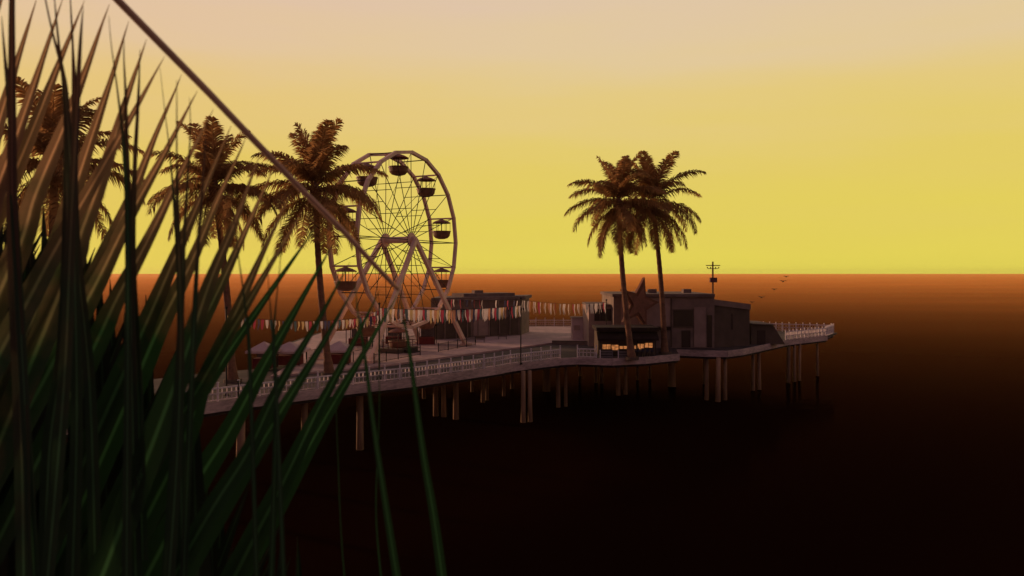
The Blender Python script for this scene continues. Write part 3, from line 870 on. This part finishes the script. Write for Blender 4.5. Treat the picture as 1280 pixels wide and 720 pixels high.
for u0, u1, v0, v1 in [(753, 763, 430.5, 438.5), (764.6, 773, 431, 437.5), (774.5, 784, 432.5, 436), (790, 795, 432, 436), (796.5, 804.5, 429.8, 436.5), (806, 815.5, 428.6, 434.5)]:
    y_ = yk + .08
    wn = facade('serving_window', u0, u1, v0, v1, y_, M['glow'], .1, ks)
    facade('frame', u0 - .5, u1 + .5, v0 - .6, v0 - .01, y_ - .04, M['black_metal'], .12, wn)
    facade('frame', u0 - .5, u1 + .5, v1 + .01, v1 + .6, y_ - .04, M['black_metal'], .12, wn)
    um = (u0 + u1) / 2; facade('mullion', um - .25, um + .25, v0, v1, y_ - .06, M['black_metal'], .06, wn)
for k in range(4):
    xk = xa + .2 + k * (wd - .4) / 3
    MB().box((xk, yk - 1.0, DZ + 1.1), (.1, .1, 2.2)).build('post', M['black_metal'], ks)


def planter(u, Y, w_, label):
    x = XL(u, Y); root = empty('slatted_planter', (x, Y, DZ)); tag(root, label, 'planter', 'grey slatted boxes before the food stall')
    MB().box((x, Y, DZ + .5), (w_ - .1, .6, 1.25)).build('liner', M['black_metal'], root)
    sl = MB()
    for k in range(3): sl.box((x, Y - .38, DZ + .2 + k * .34), (w_, .05, .24))
    sl.build('slats', M['crate'], root)
    for s in (-1, 1): MB().box((x + s * w_ / 2, Y - .36, DZ + .55), (.1, .12, 1.1)).build('corner_post', M['whitepaint'] if s < 0 else M['crate'], root)


planter(757.5, 95.3, 1.6, 'left grey slatted box before the lit stall')
planter(781, 94.8, 1.8, 'right grey slatted box before the lit stall, beside the palm trunk')
for i, u in enumerate((797, 803, 809, 815)):
    x = XL(u, 96.2); root = empty('bar_stool', (x, 96.2, DZ)); tag(root, 'dark blue bar stool, %s of four right of the palm trunk' % ('first', 'second', 'third', 'last')[i], 'bar stool', 'bar stools at the food stall')
    MB().lathe((x, 96.2, DZ + .7), [(.2, 0), (.22, .05), (.2, .1)], 12).build('seat', M['blueseat'], root)
    MB().box((x, 96.0, DZ + 1.0), (.36, .05, .4)).build('backrest', M['blueseat'], root)
    for q in range(4):
        a = math.pi / 4 + q * math.pi / 2
        MB().bar((x + .1 * math.cos(a), 96.2 + .1 * math.sin(a), DZ + .7), (x + .24 * math.cos(a), 96.2 + .24 * math.sin(a), DZ), .035).build('leg', M['black_metal'], root)

# ------------------------------------------------------------------ utility pole
yu = 123.5; xu = XL(891, yu)
up_ = empty('utility_pole', (xu, yu, DZ)); tag(up_, 'utility pole with crossarm and box rising behind the star hall', 'utility pole')
MB().tube([(xu, yu, DZ), (xu, yu, wz(327, yu))], [.2, .13], 8).build('shaft', M['bark'], up_)
MB().box((xu, yu - .15, wz(331.8, yu)), (2.4, .12, .14)).build('crossarm', M['bark'], up_)
MB().box((xu, yu - .15, wz(335.8, yu)), (1.7, .1, .1)).build('crossarm', M['bark'], up_)
for k in (-1.0, -.45, .45, 1.0):
    MB().lathe((xu + k * .95, yu - .15, wz(335.6, yu)), [(.05, 0), (.1, .08), (.07, .16), (.1, .22), (.03, .28)], 8).build('insulator', M['black_metal'], up_)
MB().box((xu, yu - .3, wz(350, yu)), (1.15, .6, .8)).build('transformer', M['box_red'], up_)

# birds in a rising line
for i, (u, v, s) in enumerate([(940, 378, .8), (952, 372, 1.0), (968, 362, .9), (979, 352, 1.1), (983, 346, .9)]):
    p = P(u, v, 125 + 3 * i); root = MB()
    root.tube([p + Vector((-.28, 0, -.03)), p, p + Vector((.25, 0, .05)), p + Vector((.36, 0, .05))], [.02, .09, .07, .01], 6)
    for q in (-1, 1):
        root.add([p + Vector((-.08, 0, .03)), p + Vector((.14, 0, .03)), p + Vector((.1, q * .45, .22)), p + Vector((-.02, q * .8, .08)), p + Vector((-.1, q * .4, .18))], [(0, 1, 2, 4), (4, 2, 3)])
    o = root.build('bird', M['bird'], None, loc=p); o.scale = (s, s, s); o.rotation_euler = (0, -.35, .6)
    tag(o, ['lowest dark bird of the rising line right of the star hall', 'second lowest bird of the rising line right of the hall', 'middle bird of the rising line over the sea',
            'second highest bird of the rising line, nearly at the horizon', 'highest bird of the rising line, just under the horizon'][i], 'bird', 'birds flying in a line')

# a few benches on the plaza
for u, v, lb in [(600, 428, 'dark bench on the pink plaza before the low hall, left one'), (628, 424, 'dark bench on the pink plaza before the low hall, right one')]:
    c = deckP(u, v, PZ); root = empty('bench', c); tag(root, lb, 'bench', 'benches on the plaza')
    MB().box((c.x, c.y, PZ + .45), (1.6, .45, .06)).build('seat', M['hall_dark'], root)
    MB().box((c.x, c.y + .24, PZ + .75), (1.6, .05, .4)).build('backrest', M['hall_dark'], root)
    for s in (-1, 1): MB().box((c.x + s * .65, c.y, PZ + .21), (.08, .4, .42)).build('leg', M['black_metal'], root)

# ------------------------------------------------------------------ foreground palm
fp = empty('foreground_palm', (-2.6, 1.4, 16.3)); tag(fp, 'dark green long-bladed palm filling the left foreground', 'palm')
MB().tube([(-2.6, 1.4, 16.2), (-2.62, 1.42, 16.55), (-2.6, 1.45, 16.8)], [.16, .13, .1], 12).build('trunk', M['bark'], fp, smooth=True)

# straight bare stem falling across the sky
spx = [(120, -28, 9), (147, 0, 9.5), (200, 54, 9.5), (260, 115, 9), (320, 178, 8.5), (380, 240, 8), (430, 290, 7.5), (470, 333, 6.5), (490, 354, 6), (498, 362, 4)]
pts = [P(u, v, 2.0 + .012 * i) for i, (u, v, w_) in enumerate(spx)]
MB().tube(pts, [w_ / 2 * 2.05 / F for _, _, w_ in spx], 10).build('frond_stem', M['stem'], fp, smooth=True)
rb = MB(); rb.tube([p + Vector((.002, -.010, -.001)) for p in pts[:-1]], .0012, 5); rb.build('stem_ridge', M['bark'], fp)


def blade(px, Y, widths, mm, backlit_tint, parent, dslope=0.0, fold=0.25, seedk=0, name='leaflet', zvar=True):
    """tapered folded blade through photo points px (tip first), widths in px along it"""
    # resample with Catmull-Rom
    pp = [Vector((a, b_)) for a, b_ in px]
    ext = [pp[0] * 2 - pp[1]] + pp + [pp[-1] * 2 - pp[-2]]
    sm = []; ws = []; n = 7
    for i in range(len(pp) - 1):
        p0, p1, p2_, p3 = ext[i:i + 4]
        for k in range(n + (1 if i == len(pp) - 2 else 0)):
            t = k / n
            sm.append(0.5 * ((2 * p1) + (p2_ - p0) * t + (2 * p0 - 5 * p1 + 4 * p2_ - p3) * t * t + (3 * p1 - p0 - 3 * p2_ + p3) * t ** 3))
            ws.append(widths[i] * (1 - t) + widths[i + 1] * t)
    mb = MB(); uvs = []; nn_ = len(sm); vs = []; fs = []
    for i, (q, w_) in enumerate(zip(sm, ws)):
        d = (sm[min(i + 1, nn_ - 1)] - sm[max(i - 1, 0)]).normalized(); nrm = Vector((-d.y, d.x))
        t = i / (nn_ - 1); yy = Y + dslope * t + 0.03 * math.sin(t * 3 + seedk)
        for j, s in enumerate((-1, -.5, 0, .5, 1)):
            w2 = w_ / 2
            e_ = q + nrm * s * w2
            p = P(e_.x, e_.y, yy); p.y += (1 - abs(s)) * fold * w2 * yy / F * 1.6
            # keep on the same pixel ray after moving in depth
            p = P(e_.x, e_.y, p.y)
            vs.append(p); uvs.append((j / 4, t))
    for i in range(nn_ - 1):
        for j in range(4):
            a = i * 5 + j; fs.append((a, a + 1, a + 6, a + 5))
    mb.add(vs, fs)
    o = mb.build(name, mm, parent, smooth=True, uvs=uvs); o['backlit_tint'] = float(backlit_tint)
    return o


# frond with slanted broad blades (tips run parallel to the stem)
frA = MB().tube([(-2.58, 1.45, 16.78), (-2.0, 1.75, 16.95), (-1.4, 1.95, 16.9), (-.75, 2.2, 16.68)], [.022, .018, .014, .008], 8).build('frond', M['stem'], fp, smooth=True)
slant = [((12, -30), (-20, 60)), ((46, -2), (23, 72)), ((79, -3), (38, 117)), ((106, 0), (57, 120)), ((137, 5), (103, 95)), ((161, 26), (107, 203)), ((183, 49), (150, 150)),
         ((206, 70), (160, 152)), ((227, 93), (173, 225)), ((247, 113), (185, 230)), ((267, 136), (225, 220)), ((289, 157), (258, 230)), ((307, 173), (270, 257)),
         ((324, 196), (275, 325)), ((343, 208), (290, 325)), ((361, 245), (325, 327)), ((379, 262), (342, 325)), ((397, 280), (365, 327)), ((417, 303), (319, 481)),
         ((438, 327), (350, 487)), ((448, 352), (353, 512)), ((475, 362), (419, 475)), ((496, 370), (414, 512))]
rnd = random.Random(5)
for i, (tp, q) in enumerate(slant):
    tp = Vector(tp); q = Vector(q); d = (q - tp).normalized()
    if d.y < .8: d = Vector((-.58, .815))
    slope0 = d.x / d.y
    Ln = min((790 - tp.y) / .92, max(430, (tp.x + 75) / (-slope0 * .92))) + rnd.uniform(0, 40)
    pts_ = []; wds = []
    fw = rnd.uniform(.9, 1.12)
    for s in [k_ for k_ in (0, 26, 86, 170, 260, 350) if k_ < Ln - 60] + [Ln]:
        t = s / Ln
        # slightly steeper towards the root
        x = tp.x + slope0 * s * .92 + rnd.uniform(-2, 2) * (s > 80) - (s / 430) ** 2 * rnd.uniform(-4, 12); y = tp.y + s * .92
        pts_.append((x, y)); wds.append({0: .5, 26: 2.6, 86: 7.5, 170: 15, 260: 24, 350: 31}.get(s, 36) * fw * rnd.uniform(.96, 1.04))
    if i >= 18: wds = [w_ * .95 for w_ in wds]
    blade(pts_, 2.05 + rnd.uniform(0, .35), wds, M['blade'], max(0.0, 1.0 - .035 * i) * (1 if i < 17 else 0) , frA, dslope=rnd.uniform(-.1, .3), fold=rnd.uniform(.1, .45), seedk=i)  # upper blades coloured brown as if backlit by hazy sky, lower ones left green

# frond with near-vertical narrow blades
frB = MB().tube([(-2.6, 1.45, 16.76), (-2.1, 1.6, 16.85), (-1.3, 1.85, 16.75), (-.4, 2.3, 16.6)], [.02, .016, .012, .006], 8).build('frond', M['stem'], fp, smooth=True)
upright = [([(18, -60), (15, 0), (15, 110), (16, 300), (26, 520), (30, 740)], [4, 10, 13, 20, 26, 26], 1),
           ([(2, 20), (6, 70), (12, 140), (20, 300), (45, 760)], [1, 5, 9, 14, 18], .6),
           ([(54, -20), (57, 0), (66, 42), (78, 88), (84, 140), (92, 300), (96, 520), (90, 740)], [2, 2.5, 3.5, 7, 10, 14, 20, 24], .8),
           ([(67, -15), (70, 20), (74, 60), (80, 110), (84, 200), (80, 420), (62, 560), (55, 740)], [1, 3, 4.5, 7, 12, 22, 26, 22], .8),
           ([(87, -18), (89, 20), (91, 60), (93, 130), (95, 300), (112, 480), (120, 740)], [1, 3, 4, 9, 14, 20, 22], .9),
           ([(104, 8), (101, 45), (98, 95), (95, 160), (88, 300), (80, 480), (58, 740)], [1, 5, 8, 11, 16, 22, 22], .9),
           ([(136, 20), (139, 55), (147, 115), (155, 190), (160, 330), (158, 760)], [.8, 1.5, 3, 6, 10, 16], .7),
           ([(155, 45), (155, 75), (157, 120), (159, 200), (163, 330), (166, 520), (170, 740)], [.8, 2.5, 4.5, 8, 12, 18, 22], .9),
           ([(175, 62), (174, 95), (172, 140), (168, 220), (166, 330), (172, 480), (178, 700)], [.8, 3, 5.5, 8, 11, 16, 20], .9),
           ([(200, 85), (205, 130), (212, 190), (218, 260), (224, 380), (228, 760)], [.7, 1.2, 2.2, 5, 8, 14], .7),
           ([(221, 100), (221, 140), (221, 200), (222, 270), (226, 400), (222, 560), (210, 740)], [.8, 2, 3, 7, 11, 17, 20], .8),
           ([(237, 122), (238, 160), (236, 200), (230, 300), (226, 400), (205, 760)], [.8, 2, 3, 6, 10, 14], .8),
           ([(258, 150), (256, 190), (252, 250), (247, 320), (242, 420), (228, 760)], [.8, 3, 4, 6, 9, 14], .8),
           ([(288, 225), (292, 270), (298, 320), (306, 380), (312, 450), (322, 760)], [.6, 1.5, 2, 3, 6, 9], .5),
           ([(352, 280), (350, 330), (345, 380), (342, 430), (345, 520), (338, 760)], [.6, 1.5, 2.5, 5, 8, 12], .5),
           ([(334, 320), (336, 360), (340, 410), (345, 480), (356, 760)], [.6, 1.5, 3, 6, 9], .4),
           ([(444, 356), (448, 395), (456, 445), (469, 545), (485, 650), (499, 740)], [1, 2.2, 4, 6.5, 9, 11], 0),
           ([(500, 366), (504, 395), (512, 440), (528, 560), (543, 650), (555, 740)], [1, 2.2, 4.2, 8.5, 11, 13], 0),
           ([(476, 385), (474, 440), (474, 520), (470, 640), (478, 740)], [.6, 1.2, 1.8, 2.5, 4], 0),
           ([(418, 455), (422, 560), (426, 660), (432, 740)], [.6, 1.5, 2, 3], 0)]
for i, (pp_, ww, tint) in enumerate(upright):
    blade(pp_, 1.85 + .04 * (i % 5), [w_ * (.78 if i not in (16, 17) else 1) for w_ in ww], M['upright'] if i < 16 else M['blade'], tint * .8, frB, dslope=.08, fold=.3, seedk=i * 1.7)

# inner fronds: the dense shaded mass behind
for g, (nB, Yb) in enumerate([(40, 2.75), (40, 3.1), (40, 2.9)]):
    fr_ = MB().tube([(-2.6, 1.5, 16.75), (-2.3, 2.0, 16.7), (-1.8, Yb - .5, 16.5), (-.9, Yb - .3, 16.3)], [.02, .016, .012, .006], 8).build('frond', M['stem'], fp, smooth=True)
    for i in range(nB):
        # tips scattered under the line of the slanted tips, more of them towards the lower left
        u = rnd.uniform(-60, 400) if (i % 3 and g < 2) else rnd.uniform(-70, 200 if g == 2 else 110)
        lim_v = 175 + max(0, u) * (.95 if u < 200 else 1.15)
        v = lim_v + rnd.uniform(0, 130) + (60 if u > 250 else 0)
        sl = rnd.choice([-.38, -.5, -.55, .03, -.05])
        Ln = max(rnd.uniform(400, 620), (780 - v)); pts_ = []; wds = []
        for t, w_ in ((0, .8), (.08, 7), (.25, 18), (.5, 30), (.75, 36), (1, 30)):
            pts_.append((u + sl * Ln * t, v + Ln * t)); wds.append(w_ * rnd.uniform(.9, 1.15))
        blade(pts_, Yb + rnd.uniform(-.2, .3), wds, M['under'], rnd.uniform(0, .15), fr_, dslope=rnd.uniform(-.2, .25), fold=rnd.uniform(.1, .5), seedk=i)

# ------------------------------------------------------------------ sea air
hz = MB().box((0, 2350, 20.5), (9000, 5300, 43))
hm = bpy.data.materials.new('sea_haze'); hm.use_nodes = True
hn = hm.node_tree; hn.nodes.remove(hn.nodes['Principled BSDF'])
pv = hn.nodes.new('ShaderNodeVolumePrincipled'); pv.inputs['Color'].default_value = (1.0, 0.80, 0.58, 1)
pv.inputs['Density'].default_value = 0.00005; pv.inputs['Anisotropy'].default_value = 0.8
hn.links.new(pv.outputs[0], hn.nodes['Material Output'].inputs['Volume'])
tag(hz.build('haze', hm), kind='stuff')

# ------------------------------------------------------------------ camera
cam = bpy.data.cameras.new('camera'); cam.sensor_width = 36; cam.lens = 36 * F / 1280
cam.shift_y = -18.0 / 1280
cam.clip_start = 0.05; cam.clip_end = 100000
cam.dof.use_dof = True; cam.dof.focus_distance = 100; cam.dof.aperture_fstop = 3.2
co = bpy.data.objects.new('camera', cam); col.objects.link(co)
co.location = (0, 0, CH); co.rotation_euler = (math.pi / 2, 0, 0)
scene.camera = co
vs_ = scene.view_settings
vs_.view_transform = 'Standard'; vs_.look = 'None'; vs_.gamma = 1; vs_.exposure = 0; vs_.use_curve_mapping = False
